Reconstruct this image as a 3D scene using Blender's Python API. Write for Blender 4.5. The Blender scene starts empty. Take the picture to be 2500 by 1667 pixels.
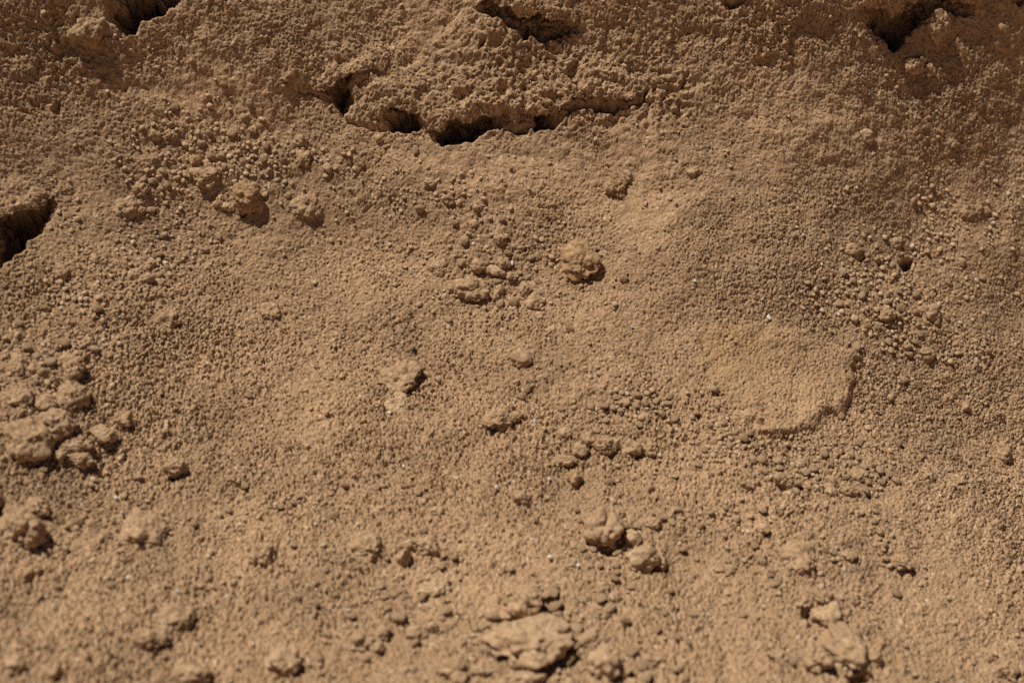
import bpy, bmesh, math, random
import numpy as np
from mathutils import Vector, Matrix, Quaternion

random.seed(7)
RNG = np.random.default_rng(11)
SC = bpy.context.scene
COL = SC.collection

# ------------------------------------------------------------------ frame of the bank
TH = math.radians(40.0)                      # mean slope of the dirt bank
AX = np.array([1.0, 0.0, 0.0])
BX = np.array([0.0, math.cos(TH), math.sin(TH)])
NX = np.array([0.0, -math.sin(TH), math.cos(TH)])
ORG = np.array([0.0, 0.0, 0.75])

def world(a, b, h):
    a = np.asarray(a)[..., None]; b = np.asarray(b)[..., None]; h = np.asarray(h)[..., None]
    return ORG + a * AX + b * BX + h * NX

# ------------------------------------------------------------------ camera
DIST, INC, LENS = 1.25, math.radians(61.0), 50.0
cam_abh = np.array([0.0, -DIST * math.cos(INC), DIST * math.sin(INC)])
cam_w = world(*cam_abh)
fwd = ORG - cam_w; fwd /= np.linalg.norm(fwd)
right = np.array([1.0, 0, 0]); up = np.cross(right, fwd)
cam = bpy.data.cameras.new('camera'); cam_o = bpy.data.objects.new('camera', cam); COL.objects.link(cam_o)
cam_o.matrix_world = Matrix(((right[0], up[0], -fwd[0], cam_w[0]), (right[1], up[1], -fwd[1], cam_w[1]),
                             (right[2], up[2], -fwd[2], cam_w[2]), (0, 0, 0, 1)))
cam.lens = LENS; cam.sensor_width = 36.0; cam.clip_start = 0.02; cam.clip_end = 300
cam.dof.use_dof = True; cam.dof.aperture_fstop = 4.2
SC.camera = cam_o

# ------------------------------------------------------------------ sky, sun, exposure
SUN_ABH = np.array([-0.38, 0.57, 0.73]); SUN_ABH /= np.linalg.norm(SUN_ABH)
sun_dir = SUN_ABH[0] * AX + SUN_ABH[1] * BX + SUN_ABH[2] * NX
W = bpy.data.worlds.new('World'); SC.world = W; W.use_nodes = True
wn = W.node_tree.nodes; wl = W.node_tree.links
sky = wn.new('ShaderNodeTexSky'); sky.sky_type = 'NISHITA'; sky.sun_disc = False
sky.sun_elevation = math.asin(sun_dir[2]); sky.sun_rotation = math.atan2(sun_dir[0], sun_dir[1])
sky.air_density = 0.35; sky.dust_density = 0.15; sky.altitude = 2500
wl.new(sky.outputs[0], wn['Background'].inputs[0]); wn['Background'].inputs[1].default_value = 0.05
sl = bpy.data.lights.new('sun', 'SUN'); sl.energy = 5.0; sl.angle = math.radians(0.5); sl.color = (1.0, 0.938, 0.835)
so = bpy.data.objects.new('sun', sl); COL.objects.link(so)
so.rotation_euler = Vector(-sun_dir).to_track_quat('-Z', 'Y').to_euler(); so.location = (-2, 1, 4)
SC.view_settings.view_transform = 'Standard'; SC.view_settings.look = 'None'
SC.view_settings.exposure = 0.0; SC.view_settings.gamma = 1.0
SC.cycles.use_denoising = False
SC.cycles.max_bounces = 5; SC.cycles.diffuse_bounces = 3

# ------------------------------------------------------------------ noise
def ihash(*ks):
    h = np.zeros(np.broadcast(*ks).shape, np.uint32) + np.uint32(374761393)
    for i, k in enumerate(ks):
        h = h + np.asarray(k).astype(np.int64).astype(np.uint32) * np.uint32((668265263, 2246822519, 3266489917, 1274126177)[i])
        h = (h ^ (h >> np.uint32(13))) * np.uint32(1274126177)
        h = h ^ (h >> np.uint32(16))
    return h

def h01(*ks):
    return (ihash(*ks) & np.uint32(0xFFFFFF)).astype(np.float32) / np.float32(16777215.0)

def fade(t): return t * t * t * (t * (t * 6 - 15) + 10)

def noise2(x, y, seed=0):
    xi = np.floor(x); yi = np.floor(y)
    xf = (x - xi).astype(np.float32); yf = (y - yi).astype(np.float32)
    xi = xi.astype(np.int32); yi = yi.astype(np.int32)
    u = fade(xf); v = fade(yf)
    def g(dx, dy):
        an = h01(xi + dx, yi + dy, np.int32(seed)) * np.float32(2 * np.pi)
        return np.cos(an) * (xf - dx) + np.sin(an) * (yf - dy)
    n0 = g(0, 0) * (1 - u) + g(1, 0) * u
    n1 = g(0, 1) * (1 - u) + g(1, 1) * u
    return (n0 * (1 - v) + n1 * v) * 1.45

def noise3(p, seed=0):
    pi = np.floor(p); f = p - pi; pi = pi.astype(np.int32)
    u = fade(f); out = 0
    for dx in (0, 1):
        for dy in (0, 1):
            for dz in (0, 1):
                k = h01(pi[:, 0] + dx, pi[:, 1] + dy, pi[:, 2] + dz, np.int32(seed)) * 2 - 1
                w = (u[:, 0] if dx else 1 - u[:, 0]) * (u[:, 1] if dy else 1 - u[:, 1]) * (u[:, 2] if dz else 1 - u[:, 2])
                out = out + k * w
    return out

def sstep(e0, e1, x):
    t = np.clip((x - e0) / (e1 - e0), 0, 1); return t * t * (3 - 2 * t)

def grains(x, y, cell, seed, prob=1.0, rmin=0.5, rmax=0.8):
    """closest-packed rounded grains: dome height (in metres) and a random value per grain"""
    gx = x / cell; gy = y / cell
    xi = np.floor(gx).astype(np.int32); yi = np.floor(gy).astype(np.int32)
    best = np.full(x.shape, -0.3, np.float32); tag = np.full(x.shape, 0.5, np.float32)
    for dx in (-1, 0, 1):
        for dy in (-1, 0, 1):
            cx = xi + dx; cy = yi + dy
            px = cx + h01(cx, cy, np.int32(seed)); py = cy + h01(cx, cy, np.int32(seed + 1))
            k = h01(cx, cy, np.int32(seed + 2))
            r = rmin + (rmax - rmin) * k
            dd = ((gx - px) ** 2 + (gy - py) ** 2).astype(np.float32) / (r * r)
            hh = r * np.sqrt(np.clip(1 - dd, 0, 1)) - 0.25 + 0.25 * (h01(cx, cy, np.int32(seed + 3)) - 0.5)
            ok = (dd < 1) & (hh > best) & (h01(cx, cy, np.int32(seed + 4)) < prob)
            best = np.where(ok, hh, best); tag = np.where(ok, h01(cx, cy, np.int32(seed + 5)), tag)
    return best * np.float32(cell), tag

# ------------------------------------------------------------------ shape of the bank
def macro(a, b):
    h = 2.35 * 0.25 * (np.sqrt(1 + (b / 0.5) ** 2) - 1)            # flattens towards its foot, steepens above: curve shaped to darken the upper bank
    h = h + 0.22 * np.clip(b - .10, 0, .5) ** 2 + .22 * np.clip(b - .60, 0, None)      # extra steepening, added so the top rows fall darker
    h = h - 1.6 * a ** 3 / (1 + np.abs(a / 0.6) ** 3)  # sideways tilt shaped in to turn both flanks from the sun and darken them
    flat = -(0.75 + b * math.sin(TH)) / math.cos(TH)              # level ground in front
    plat = (0.95 - b * math.sin(TH)) / math.cos(TH)               # level ground on top
    k = 0.10
    h = np.where(flat - h > 3, flat, h + k * np.log1p(np.exp(np.clip((flat - h) / k, -40, 40))))
    h = np.where(h - plat > 3, plat, h - k * np.log1p(np.exp(np.clip((h - plat) / k, -40, 40))))
    return h

PX = 36.0 / LENS / 2500.0                                          # tangent per photograph pixel
def ray(px, py):
    px = np.asarray(px, float); py = np.asarray(py, float)
    d = fwd + ((px - 1250) * PX)[..., None] * right + ((833.5 - py) * PX)[..., None] * up
    return d @ AX, d @ BX, d @ NX
def px_to_ab(px, py, hf=None):
    da, db, dh = ray(px, py); h = np.zeros_like(da)
    for _ in range(14):
        t = (h - cam_abh[2]) / dh
        a = cam_abh[0] + t * da; b = cam_abh[1] + t * db
        hn = (hf or macro)(a, b); h = 0.5 * h + 0.5 * hn
    return a, b
_fa, _fb = px_to_ab(np.array([1300.]), np.array([500.]))
cam.dof.focus_distance = float((world(_fa, _fb, macro(_fa, _fb))[0] - cam_w) @ fwd)
def poly_ab(pts):
    p = np.array(pts, float); a, b = px_to_ab(p[:, 0], p[:, 1]); return np.stack([a, b], 1)

def sdf(poly, a, b):
    """signed distance to a polygon, negative inside"""
    d = np.full(a.shape, 1e9, np.float32); ins = np.zeros(a.shape, bool)
    n = len(poly)
    for i in range(n):
        x0, y0 = poly[i]; x1, y1 = poly[(i + 1) % n]
        ex, ey = x1 - x0, y1 - y0
        t = np.clip(((a - x0) * ex + (b - y0) * ey) / (ex * ex + ey * ey + 1e-12), 0, 1)
        d = np.minimum(d, np.hypot(a - x0 - t * ex, b - y0 - t * ey))
        c = ((y0 <= b) != (y1 <= b)) & (a < x0 + (b - y0) / (ey if abs(ey) > 1e-9 else 1e-9) * ex)
        ins ^= c
    return np.where(ins, -d, d)

def line_dist(pl, a, b):
    """distance to a polyline and how far along it (0..1)"""
    seg = np.hypot(*(pl[1:] - pl[:-1]).T); cum = np.concatenate([[0], np.cumsum(seg)])
    d = np.full(a.shape, 1e9, np.float32); s = np.zeros(a.shape, np.float32)
    for i in range(len(pl) - 1):
        x0, y0 = pl[i]; ex, ey = pl[i + 1] - pl[i]
        t = np.clip(((a - x0) * ex + (b - y0) * ey) / (ex * ex + ey * ey + 1e-12), 0, 1)
        dd = np.hypot(a - x0 - t * ex, b - y0 - t * ey)
        m = dd < d; d = np.where(m, dd, d); s = np.where(m, (cum[i] + t * seg[i]) / cum[-1], s)
    return d, s

# hollows (photograph pixels turned into places on the bank), depth in metres, wall width
HOLLOWS = [
    ([(782, 205), (835, 190), (868, 200), (866, 250), (842, 302), (818, 268)], .055),
    ([(935, 270), (1040, 270), (1040, 312), (1005, 334), (950, 326)], .035),
    ([(1045, 320), (1110, 285), (1228, 270), (1232, 312), (1170, 346), (1110, 364), (1070, 366)], .05),
    ([(1290, 275), (1355, 272), (1358, 302), (1302, 316)], .035),
    ([(1390, 250), (1480, 240), (1528, 242), (1530, 266), (1500, 278), (1440, 266), (1390, 272)], .016),
    ([(1155, 12), (1200, 8), (1260, 40), (1330, 60), (1400, 55), (1418, 70), (1388, 92), (1330, 103), (1268, 92), (1215, 50), (1165, 40)], .045),
    ([(250, -50), (440, -50), (440, 12), (398, 38), (345, 58), (316, 90), (294, 74), (262, 52)], .10),  # hole widened over the boulder's shaded face, shaped to give a dark mass
    ([(2098, 30), (2200, 20), (2262, -8), (2330, -8), (2400, 32), (2345, 38), (2290, 40), (2245, 66), (2212, 110), (2188, 136), (2160, 100), (2125, 78)], .07),
    ([(-60, 510), (40, 515), (116, 495), (120, 520), (102, 560), (62, 602), (16, 640), (-60, 690)], .09),
    ([(1760, -20), (1830, -20), (1826, 4), (1790, 18), (1764, 8)], .03),
    ([(2455, -30), (2520, -30), (2500, 10), (2470, 8)], .03),
    ([(842, 286), (870, 292), (940, 312), (952, 318), (945, 328), (900, 318), (846, 304)], .018),
    ([(1225, 300), (1262, 300), (1300, 296), (1302, 312), (1262, 322), (1232, 320)], .02),
    ([(1350, 288), (1392, 262), (1396, 270), (1356, 302)], .012),
    ([(925, 186), (975, 172), (978, 180), (932, 197)], .014),
    ([(868, 196), (930, 190), (932, 200), (870, 206)], .02),
    ([(700, 218), (784, 222), (784, 234), (745, 232)], .012),
    ([(1175, 92), (1190, 90), (1180, 130), (1166, 132)], .010),
    ([(1530, 252), (1560, 236), (1590, 200), (1598, 206), (1570, 250), (1536, 266)], .010),
    ([(1620, 206), (1660, 204), (1688, 160), (1692, 168), (1668, 212), (1624, 216)], .007),
    ([(2194, 636), (2214, 622), (2234, 626), (2230, 646), (2208, 660)], .024),
    ([(2090, 626), (2108, 612), (2116, 632), (2098, 648)], .018),
    ([(60, 1400), (80, 1398), (74, 1418), (50, 1424)], .012),
    ([(-20, 1225), (14, 1220), (22, 1240), (8, 1262), (-20, 1262)], .014),
    ([(66, 236), (94, 236), (92, 252), (70, 252)], .008),
    ([(122, 240), (146, 232), (142, 268), (122, 272)], .008),
    ([(1955, 1488), (1985, 1480), (1982, 1512), (1962, 1514)], .012),
    ([(2060, 1652), (2110, 1640), (2130, 1660), (2080, 1672)], .016),
    ([(1324, 1472), (1352, 1486), (1350, 1508), (1332, 1502)], .022),
    ([(1250, 606), (1284, 596), (1288, 606), (1272, 616), (1252, 616)], .016),
    ([(575, 512), (618, 506), (640, 478), (646, 486), (628, 514), (598, 524)], .012),
    ([(1398, 668), (1430, 672), (1446, 650), (1450, 664), (1432, 682), (1402, 678)], .010),
    ([(1456, 1334), (1496, 1332), (1498, 1342), (1470, 1346)], .014),
    ([(410, 1160), (440, 1148), (444, 1158), (424, 1172), (408, 1170)], .012),
    ([(880, 510), (900, 498), (904, 504), (886, 516)], .006),
    ([(352, 1076), (378, 1090), (374, 1096), (350, 1084)], .006),
    ([(1248, 415), (1262, 424), (1256, 430), (1244, 424)], .006),
]
HOLLOW_AB = [(poly_ab(p), d) for p, d in HOLLOWS]

# crust ledges: lip polyline (photograph pixels), reach uphill, lift of the lip, label
SLABS = [
    dict(lip=[(655, 205), (700, 225), (752, 236), (800, 240), (832, 231), (852, 213), (874, 202), (916, 200), (940, 190), (985, 176)],
         reach=.055, lift=.0055, label='left dirt crust with a fine crack along its lip, above the triangular hollow'),
    dict(lip=[(842, 296), (870, 300), (925, 316), (950, 298), (1002, 304), (1030, 312), (1046, 338), (1072, 352), (1100, 328), (1142, 317), (1200, 303), (1228, 290),
              (1250, 316), (1270, 300), (1300, 297), (1350, 290), (1400, 262), (1445, 258), (1490, 262), (1530, 264), (1566, 246), (1592, 212), (1625, 205)],
         reach=.07, lift=.0075, label='long crumbly dirt crust overhanging the black crack across the upper middle'),
    dict(lip=[(1140, 8), (1162, 26), (1195, 24), (1228, 44), (1262, 66), (1300, 72), (1340, 76), (1382, 75), (1412, 64), (1440, 40)],
         reach=.06, lift=.009, label='rounded dirt crust over the dark crack at the top edge, upper middle'),
    dict(lip=[(2085, 30), (2110, 44), (2150, 52), (2188, 58), (2214, 42), (2240, 26), (2262, 8), (2280, -14)],
         reach=.06, lift=.008, label='broken dirt crust jutting over the dark hollow in the upper right'),
    dict(lip=[(2290, -12), (2325, 6), (2350, 18), (2380, 30), (2402, 30), (2430, 8)],
         reach=.05, lift=.005, label='thin dirt crust with pale edge right of the upper right hollow'),
    dict(lip=[(-90, 560), (-20, 556), (12, 542), (50, 532), (86, 522), (112, 508), (128, 486), (142, 470)],
         reach=.06, lift=.009, label='dirt ledge roofing the black hollow at the left edge'),
    dict(lip=[(1745, -20), (1766, -2), (1795, 4), (1826, -8), (1840, -25)],
         reach=.03, lift=.006, label='small crust lip at the top edge, right of centre'),
]

# ------------------------------------------------------------------ clods and stones, as they lie
# px, py, width, height (photograph pixels), relief, buried share, turn, material, name, label
D, P_, L_, T_ = 'dirt_clod', 'pebble', 'soil_lump', 'stone_chip'
CLODS = [
    # left edge heap
    (68, 1078, 104, 92, .62, .42, .3, 'c', D, 'largest rounded dirt clod of the heap at the left edge'),
    (139, 1036, 74, 70, .7, .38, 1.0, 'c', D, 'round dirt clod leaning on the largest clod of the left heap'),
    (175, 972, 60, 68, .7, .38, -.5, 'c', D, 'tall tilted dirt clod at the top of the left heap'),
    (178, 905, 46, 50, .9, .3, .2, 'c', D, 'dirt clod just above the tilted clod of the left heap'),
    (176, 1084, 80, 44, .7, .38, .25, 'c', D, 'wedge-shaped dirt clod with sharp top in the left heap'),
    (250, 1062, 62, 36, .9, .3, -.2, 'p', D, 'flattened pale clod at the right end of the left heap'),
    (196, 1127, 56, 28, .9, .3, .1, 'c', D, 'low oval clod below the wedge-shaped clod'),
    (146, 1118, 24, 26, .9, .25, .5, 'p', P_, 'small pebble between the wedge-shaped clod and largest left clod'),
    (42, 892, 36, 62, .8, .35, .2, 'c', D, 'upright oblong clod near the left edge above the heap'),
    (193, 868, 28, 26, .9, .3, .2, 'p', P_, 'pale round pebble on top of the left heap'),
    (162, 884, 32, 30, .9, .35, .9, 'c', P_, 'round granule touching the clod at the top of the left heap'),
    (80, 903, 22, 22, .9, .3, .2, 'p', P_, 'small round pebble right of the upright oblong clod'),
    (46, 972, 60, 46, .6, .45, .2, 'c', L_, 'half-buried lump left of the tilted clod of the left heap'),
    (110, 985, 38, 34, .7, .4, .5, 'c', L_, 'crumbly lump tucked above the round clod of the left heap'),
    (307, 1022, 46, 30, .7, .45, .2, 'c', L_, 'low soil lump upper right of the flattened pale clod'),
    (54, 1290, 70, 66, .8, .42, .5, 'c', L_, 'big soil lump with dark right side near the left edge'),
    (88, 1240, 46, 36, .7, .4, .5, 'c', L_, 'lump just above the dark-sided lump near the left edge'),
    # left and upper left field
    (604, 484, 62, 58, 1.0, .25, .6, 'o', 'stone', 'knobby orange-brown stone with dark underside in the upper left gravel'),
    (557, 504, 32, 20, .8, .3, -.3, 'p', T_, 'pale flat chip left of the knobby orange-brown stone'),
    (630, 508, 28, 28, .9, .3, .4, 'p', P_, 'tan pebble right below the knobby orange-brown stone'),
    (536, 492, 24, 26, .9, .35, .4, 'c', P_, 'upright pebble left of the pale flat chip'),
    (507, 432, 72, 46, .6, .45, -.3, 'c', L_, 'long crusted lump above the pale flat chip'),
    (736, 346, 30, 24, 1.0, .28, .2, 'c', P_, 'dark-bottomed pebble on the slope right of the upper left gravel'),
    (743, 385, 28, 38, .8, .4, .2, 'c', L_, 'crumbly lump below the dark-bottomed pebble'),
    (744, 500, 66, 62, .5, .5, .2, 'c', L_, 'broad low lump right of the knobby orange-brown stone'),
    (800, 411, 20, 20, .9, .3, .2, 'p', P_, 'round pebble between the dark-bottomed pebble and the upper middle'),
    (318, 508, 60, 44, .5, .5, .2, 'c', L_, 'soft low lump left of the upper left gravel'),
    (343, 462, 30, 26, .8, .4, .2, 'c', L_, 'crumb above the soft low lump on the upper left'),
    (380, 330, 18, 20, .9, .3, .2, 'c', P_, 'dark-sided pebble at the top of the upper left gravel'),
    (417, 328, 26, 18, .8, .3, .2, 'c', P_, 'squat pebble beside the dark-sided one topping the upper left gravel'),
    (474, 392, 20, 20, .9, .3, .2, 'o', P_, 'brown pebble in the middle of the upper left gravel'),
    (618, 316, 20, 16, .9, .3, .2, 'p', P_, 'pale pebble at the upper right of the upper left gravel'),
    (154, 664, 28, 26, .8, .35, .2, 'c', P_, 'round pebble on the left slope below the black hollow'),
    (329, 667, 28, 20, .8, .35, .2, 'p', P_, 'oval pebble at the left of the granule nest on the left slope'),
    (396, 691, 30, 18, .8, .35, .1, 'p', P_, 'pale oval pebble at the foot of the granule nest'),
    (357, 680, 28, 24, .8, .4, .2, 'c', P_, 'tan pebble in the middle of the granule nest'),
    (370, 647, 22, 18, .9, .35, .3, 'c', P_, 'small tan pebble at the top of the granule nest'),
    (232, 632, 14, 18, .9, .3, .2, 'p', P_, 'tiny pale pebble left of the granule nest'),
    (411, 782, 52, 46, .45, .5, -.5, 'c', L_, 'thin soil flake with a dark edge on the left slope'),
    (660, 760, 40, 30, .5, .5, .2, 'c', L_, 'low brown lump with dark right end left of centre'),
    (214, 80, 66, 50, .7, .45, .3, 'c', L_, 'crusty lump left of the dark upper left hole'),
    # around the centre
    (1416, 640, 82, 80, .95, .28, -.6, 'o', D, 'knobby brown clod with dark lower edge right of the centre'),
    (1151, 706, 90, 54, .85, .3, .1, 'c', D, 'wide flat clod left below the centre granules'),
    (1266, 600, 42, 30, 1.0, .28, .2, 'c', T_, 'chip with a black gap under it above the centre'),
    (1208, 660, 32, 26, .8, .35, .2, 'p', P_, 'smooth pale pebble in the middle of the centre granules'),
    (1228, 645, 28, 28, .9, .35, .6, 'c', P_, 'tan pebble touching the smooth pale pebble'),
    (1166, 648, 30, 24, .9, .3, .3, 'c', P_, 'tan pebble with dark base left of the smooth pale pebble'),
    (1073, 655, 52, 40, .6, .42, .2, 'c', L_, 'rounded lump left of the centre granules'),
    (1250, 676, 30, 20, .8, .35, .3, 'c', P_, 'flat pebble right below the smooth pale pebble'),
    (1284, 706, 28, 34, .8, .4, .2, 'c', P_, 'upright pebble under the knobby brown clod at left'),
    (1308, 736, 40, 28, .8, .38, .2, 'c', P_, 'oblong pebble at the foot of the centre granules'),
    (1219, 711, 24, 24, .8, .35, .2, 'c', P_, 'dull pebble right of the wide flat clod'),
    (1316, 771, 17, 17, .9, .3, .2, 'p', P_, 'small pale round pebble below the oblong pebble'),
    (1346, 806, 22, 18, .8, .35, .2, 'p', P_, 'pale pebble farther below the oblong pebble'),
    (1220, 578, 24, 30, .8, .4, .2, 'c', L_, 'dark-sided crumb left of the chip with the black gap'),
    (1235, 578, 12, 12, .9, .3, .2, 'p', P_, 'tiny pale pebble beside the dark-sided crumb'),
    (1269, 878, 44, 40, .9, .35, .3, 'c', D, 'angular clod below the centre with shaded right side'),
    (984, 922, 92, 78, .5, .45, -.3, 'c', L_, 'broad crusted lump with a cracked lower edge left of centre'),
    (973, 984, 62, 54, .4, .45, -.3, 'p', 'soil_flake', 'smooth pale soil flake just under the broad crusted lump'),
    (1214, 1024, 58, 44, .7, .42, .6, 'c', L_, 'diagonal lump with dark right side below centre'),
    (1258, 1018, 24, 22, .8, .35, .2, 'c', P_, 'tan pebble at the right end of the diagonal lump'),
    (1505, 454, 46, 48, .9, .32, .3, 'o', D, 'brown clod with shaded base on the upper right slope'),
    (1534, 434, 32, 26, .8, .35, .2, 'c', P_, 'pebble perched beside the brown clod on the upper right slope'),
    (1096, 487, 28, 26, .9, .33, .2, 'c', P_, 'knobby pebble in the upper middle below the long dirt crust'),
    (1117, 495, 15, 14, .9, .3, .2, 'p', P_, 'small round pebble touching the knobby upper middle pebble'),
    (1163, 508, 14, 14, .9, .3, .2, 'p', P_, 'round pebble right of the knobby upper middle pebble'),
    (1155, 546, 22, 18, .8, .35, .2, 'p', P_, 'pale flat pebble above the dark-sided crumb'),
    (1055, 443, 34, 18, .6, .42, .2, 'c', L_, 'oblong crumb upper left of the knobby upper middle pebble'),
    (871, 411, 18, 18, .9, .3, .2, 'p', P_, 'pale round pebble at the upper middle left'),
    (876, 395, 24, 16, .8, .35, .2, 'c', P_, 'crumb on top of the pale round upper middle pebble'),
    (925, 339, 18, 18, .9, .3, .2, 'p', P_, 'round pebble just under the long dirt crust at its left'),
    (1696, 418, 36, 17, .7, .4, .1, 'c', T_, 'flat chip with dark edge on the upper right slope'),
    # right side
    (2117, 332, 36, 32, .8, .35, .2, 'p', P_, 'lone round pebble on the upper right slope'),
    (2324, 350, 28, 18, .9, .33, .2, 'c', P_, 'squat pebble right of the lone round pebble'),
    (2446, 68, 20, 18, .9, .33, .2, 'p', P_, 'pale pebble near the upper right corner'),
    (2231, 158, 48, 36, .7, .42, .2, 'c', L_, 'crumbly lump below the upper right hollow'),
    (2268, 172, 26, 24, .8, .4, .2, 'c', L_, 'round crumb right of the lump below the upper right hollow'),
    (2290, 62, 52, 60, .8, .42, .6, 'c', L_, 'crumbly lump standing beside the upper right hollow'),
    (2381, 520, 74, 32, .6, .42, .15, 'c', L_, 'long crumbly lump at the right edge of the slope'),
    (2167, 770, 44, 32, .8, .38, .2, 'c', L_, 'granular lump in the right-hand gravel patch'),
    (2087, 779, 20, 20, .9, .32, .2, 'p', P_, 'round pebble at the lower left of the right-hand gravel patch'),
    (2274, 762, 44, 28, .8, .38, .3, 'c', L_, 'lump at the right end of the right-hand gravel patch'),
    (2264, 864, 38, 30, .8, .36, .3, 'c', P_, 'dark-bottomed pebble below the right-hand gravel patch'),
    (2214, 842, 24, 18, .8, .36, .3, 'c', P_, 'small clod left of the dark-bottomed pebble on the right'),
    (2190, 595, 30, 22, .7, .42, .3, 'c', L_, 'lump overhanging the small round hole on the right'),
    (2080, 612, 36, 20, .7, .42, .3, 'c', L_, 'lump above the narrow hole on the right'),
    (2453, 1112, 38, 34, .8, .4, .3, 'c', L_, 'dark lump near the right edge, lower half'),
    (2358, 994, 22, 20, .7, .4, .3, 'p', P_, 'pale pebble alone on the right slope'),
    (2339, 1172, 34, 28, .5, .45, .3, 'p', P_, 'blurred pale pebble beside the grey lint'),
    # lower right of centre
    (1434, 1074, 32, 32, .9, .33, .3, 'c', P_, 'pebble at the left of the row of clods below centre'),
    (1480, 1092, 62, 38, .85, .33, .3, 'c', D, 'oblong clod in the row of clods below centre'),
    (1544, 1097, 42, 36, .9, .33, .3, 'c', D, 'rounded clod right of the oblong clod in the row'),
    (1587, 1096, 36, 34, .9, .36, .3, 'c', D, 'rightmost rounded clod of the row below centre'),
    (1414, 1098, 34, 28, .9, .36, .8, 'c', P_, 'lowest left pebble of the row of clods'),
    (1380, 1056, 32, 26, .8, .36, .8, 'p', P_, 'pebble upper left of the row of clods'),
    (1573, 1025, 28, 24, .9, .33, .8, 'p', P_, 'round pebble above the row of clods'),
    (1525, 983, 22, 24, .9, .33, .8, 'c', P_, 'dark-sided pebble in the gravel above the row of clods'),
    (1387, 1125, 56, 22, .7, .38, .05, 'c', T_, 'flat chip with dark underside below the row of clods'),
    (1398, 1169, 32, 28, .9, .34, .05, 'o', P_, 'brown pebble with shadow below the flat chip'),
    (1273, 1218, 30, 24, .8, .36, .3, 'c', P_, 'pebble upper left of the shadowed upright clod'),
    (1914, 1176, 60, 38, .85, .33, .3, 'c', D, 'smooth clod with dark right edge in the lower right gravel'),
    (1824, 1186, 36, 26, .8, .36, .3, 'c', P_, 'pebble left of the smooth clod in the lower right gravel'),
    (1956, 1132, 26, 18, .8, .36, .1, 'p', P_, 'pale flat pebble above the smooth lower right clod'),
    (2028, 1175, 26, 24, .9, .36, .1, 'p', P_, 'round pebble right of the smooth lower right clod'),
    (2097, 1163, 36, 30, .9, .36, .1, 'c', P_, 'oblong pebble beside the palest pebble of the lower right gravel'),
    (2118, 1177, 20, 17, .9, .3, .1, 'p', P_, 'palest pebble at the right end of the lower right gravel'),
    (2028, 1201, 32, 26, .8, .38, .1, 'c', P_, 'tan pebble at the foot of the lower right gravel'),
    (2074, 1200, 52, 28, .7, .4, .2, 'c', L_, 'low lump at the foot of the lower right gravel'),
    (1864, 1294, 24, 24, .8, .38, .2, 'p', P_, 'pale pebble between the lower right gravel and the lump beneath'),
    (1778, 1394, 42, 24, .6, .42, .4, 'c', L_, 'crumb with dark lower edge lower right of centre'),
    (1950, 1366, 72, 70, .5, .45, .4, 'c', L_, 'broad lump with a dark right edge in the lower right'),
    (2072, 1362, 28, 24, .8, .38, .2, 'c', P_, 'pebble right of the broad dark-edged lower right lump'),
    (2203, 1371, 48, 36, .5, .45, .3, 'c', L_, 'soft lump far right of the broad dark-edged lump'),
    (1469, 1294, 84, 98, .9, .33, .15, 'c', D, 'upright clod with black shadow on its right and base'),
    (1568, 1371, 72, 58, .9, .28, -.4, 'p', 'stone', 'smooth tan stone right below the shadowed upright clod'),
    (1545, 1318, 44, 36, .8, .36, .2, 'p', P_, 'pale pebble on top of the smooth tan stone'),
    (1612, 1366, 26, 46, .9, .33, .2, 'c', T_, 'upright chip with dark right side beside the smooth tan stone'),
    (1531, 1285, 32, 26, .8, .36, .2, 'c', P_, 'pebble at the right shoulder of the shadowed upright clod'),
    (1513, 1258, 26, 24, .8, .36, .2, 'c', P_, 'pebble above the right shoulder of the shadowed upright clod'),
    (1594, 1280, 46, 30, .6, .42, .2, 'c', L_, 'low crumb upper right of the smooth tan stone'),
    (1473, 1436, 22, 30, .9, .3, .1, 'p', P_, 'small pale upright pebble below the smooth tan stone'),
    (1501, 1462, 28, 26, .9, .3, .1, 'p', P_, 'pebble lower right of the small pale upright pebble'),
    (1470, 1500, 34, 16, .7, .38, .1, 'c', T_, 'flat chip below the two small pale pebbles'),
    # lower middle
    (1288, 1580, 186, 148, .62, .32, -.1, 'p', 'rock', 'largest pale flat-topped rock at the bottom middle'),
    (1286, 1500, 84, 70, .85, -.05, -.4, 'p', D, 'rounded clod lying on the largest pale rock'),
    (1296, 1452, 74, 42, .7, .38, .2, 'c', L_, 'lump above the clod on the largest pale rock'),
    (1234, 1504, 34, 32, .8, .34, .2, 'p', P_, 'pebble touching the clod on the largest rock at left'),
    (987, 1364, 36, 36, 1.0, .25, .2, 'p', P_, 'round ball-like pebble left of the lower middle'),
    (996, 1335, 46, 28, .8, .36, .3, 'c', D, 'flat clod just above the ball-like pebble'),
    (1042, 1336, 42, 40, .9, .36, .3, 'c', L_, 'dark crumb right of the ball-like pebble'),
    (894, 1335, 66, 72, .5, .45, .3, 'c', L_, 'broad low lump left of the ball-like pebble'),
    (1069, 1250, 30, 26, .8, .36, .3, 'p', P_, 'round pebble above the dark crumb'),
    (1058, 1534, 26, 26, .95, .28, .3, 'p', P_, 'round pebble left of the largest pale rock'),
    (1019, 1550, 40, 28, .8, .34, .2, 'c', P_, 'oval pebble left of the round one by the largest rock'),
    (923, 1582, 34, 22, .8, .34, .2, 'p', P_, 'oval pebble at the lower left of the bottom middle'),
    (882, 1566, 48, 40, .7, .4, .2, 'c', L_, 'lump left of the oval pebble at the bottom'),
    (930, 1550, 40, 30, .7, .4, .2, 'c', L_, 'lump just above the oval pebble at the bottom'),
    (1473, 1634, 76, 74, .9, .3, .2, 'p', 'stone', 'rounded tan stone at the bottom edge right of the largest rock'),
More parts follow.
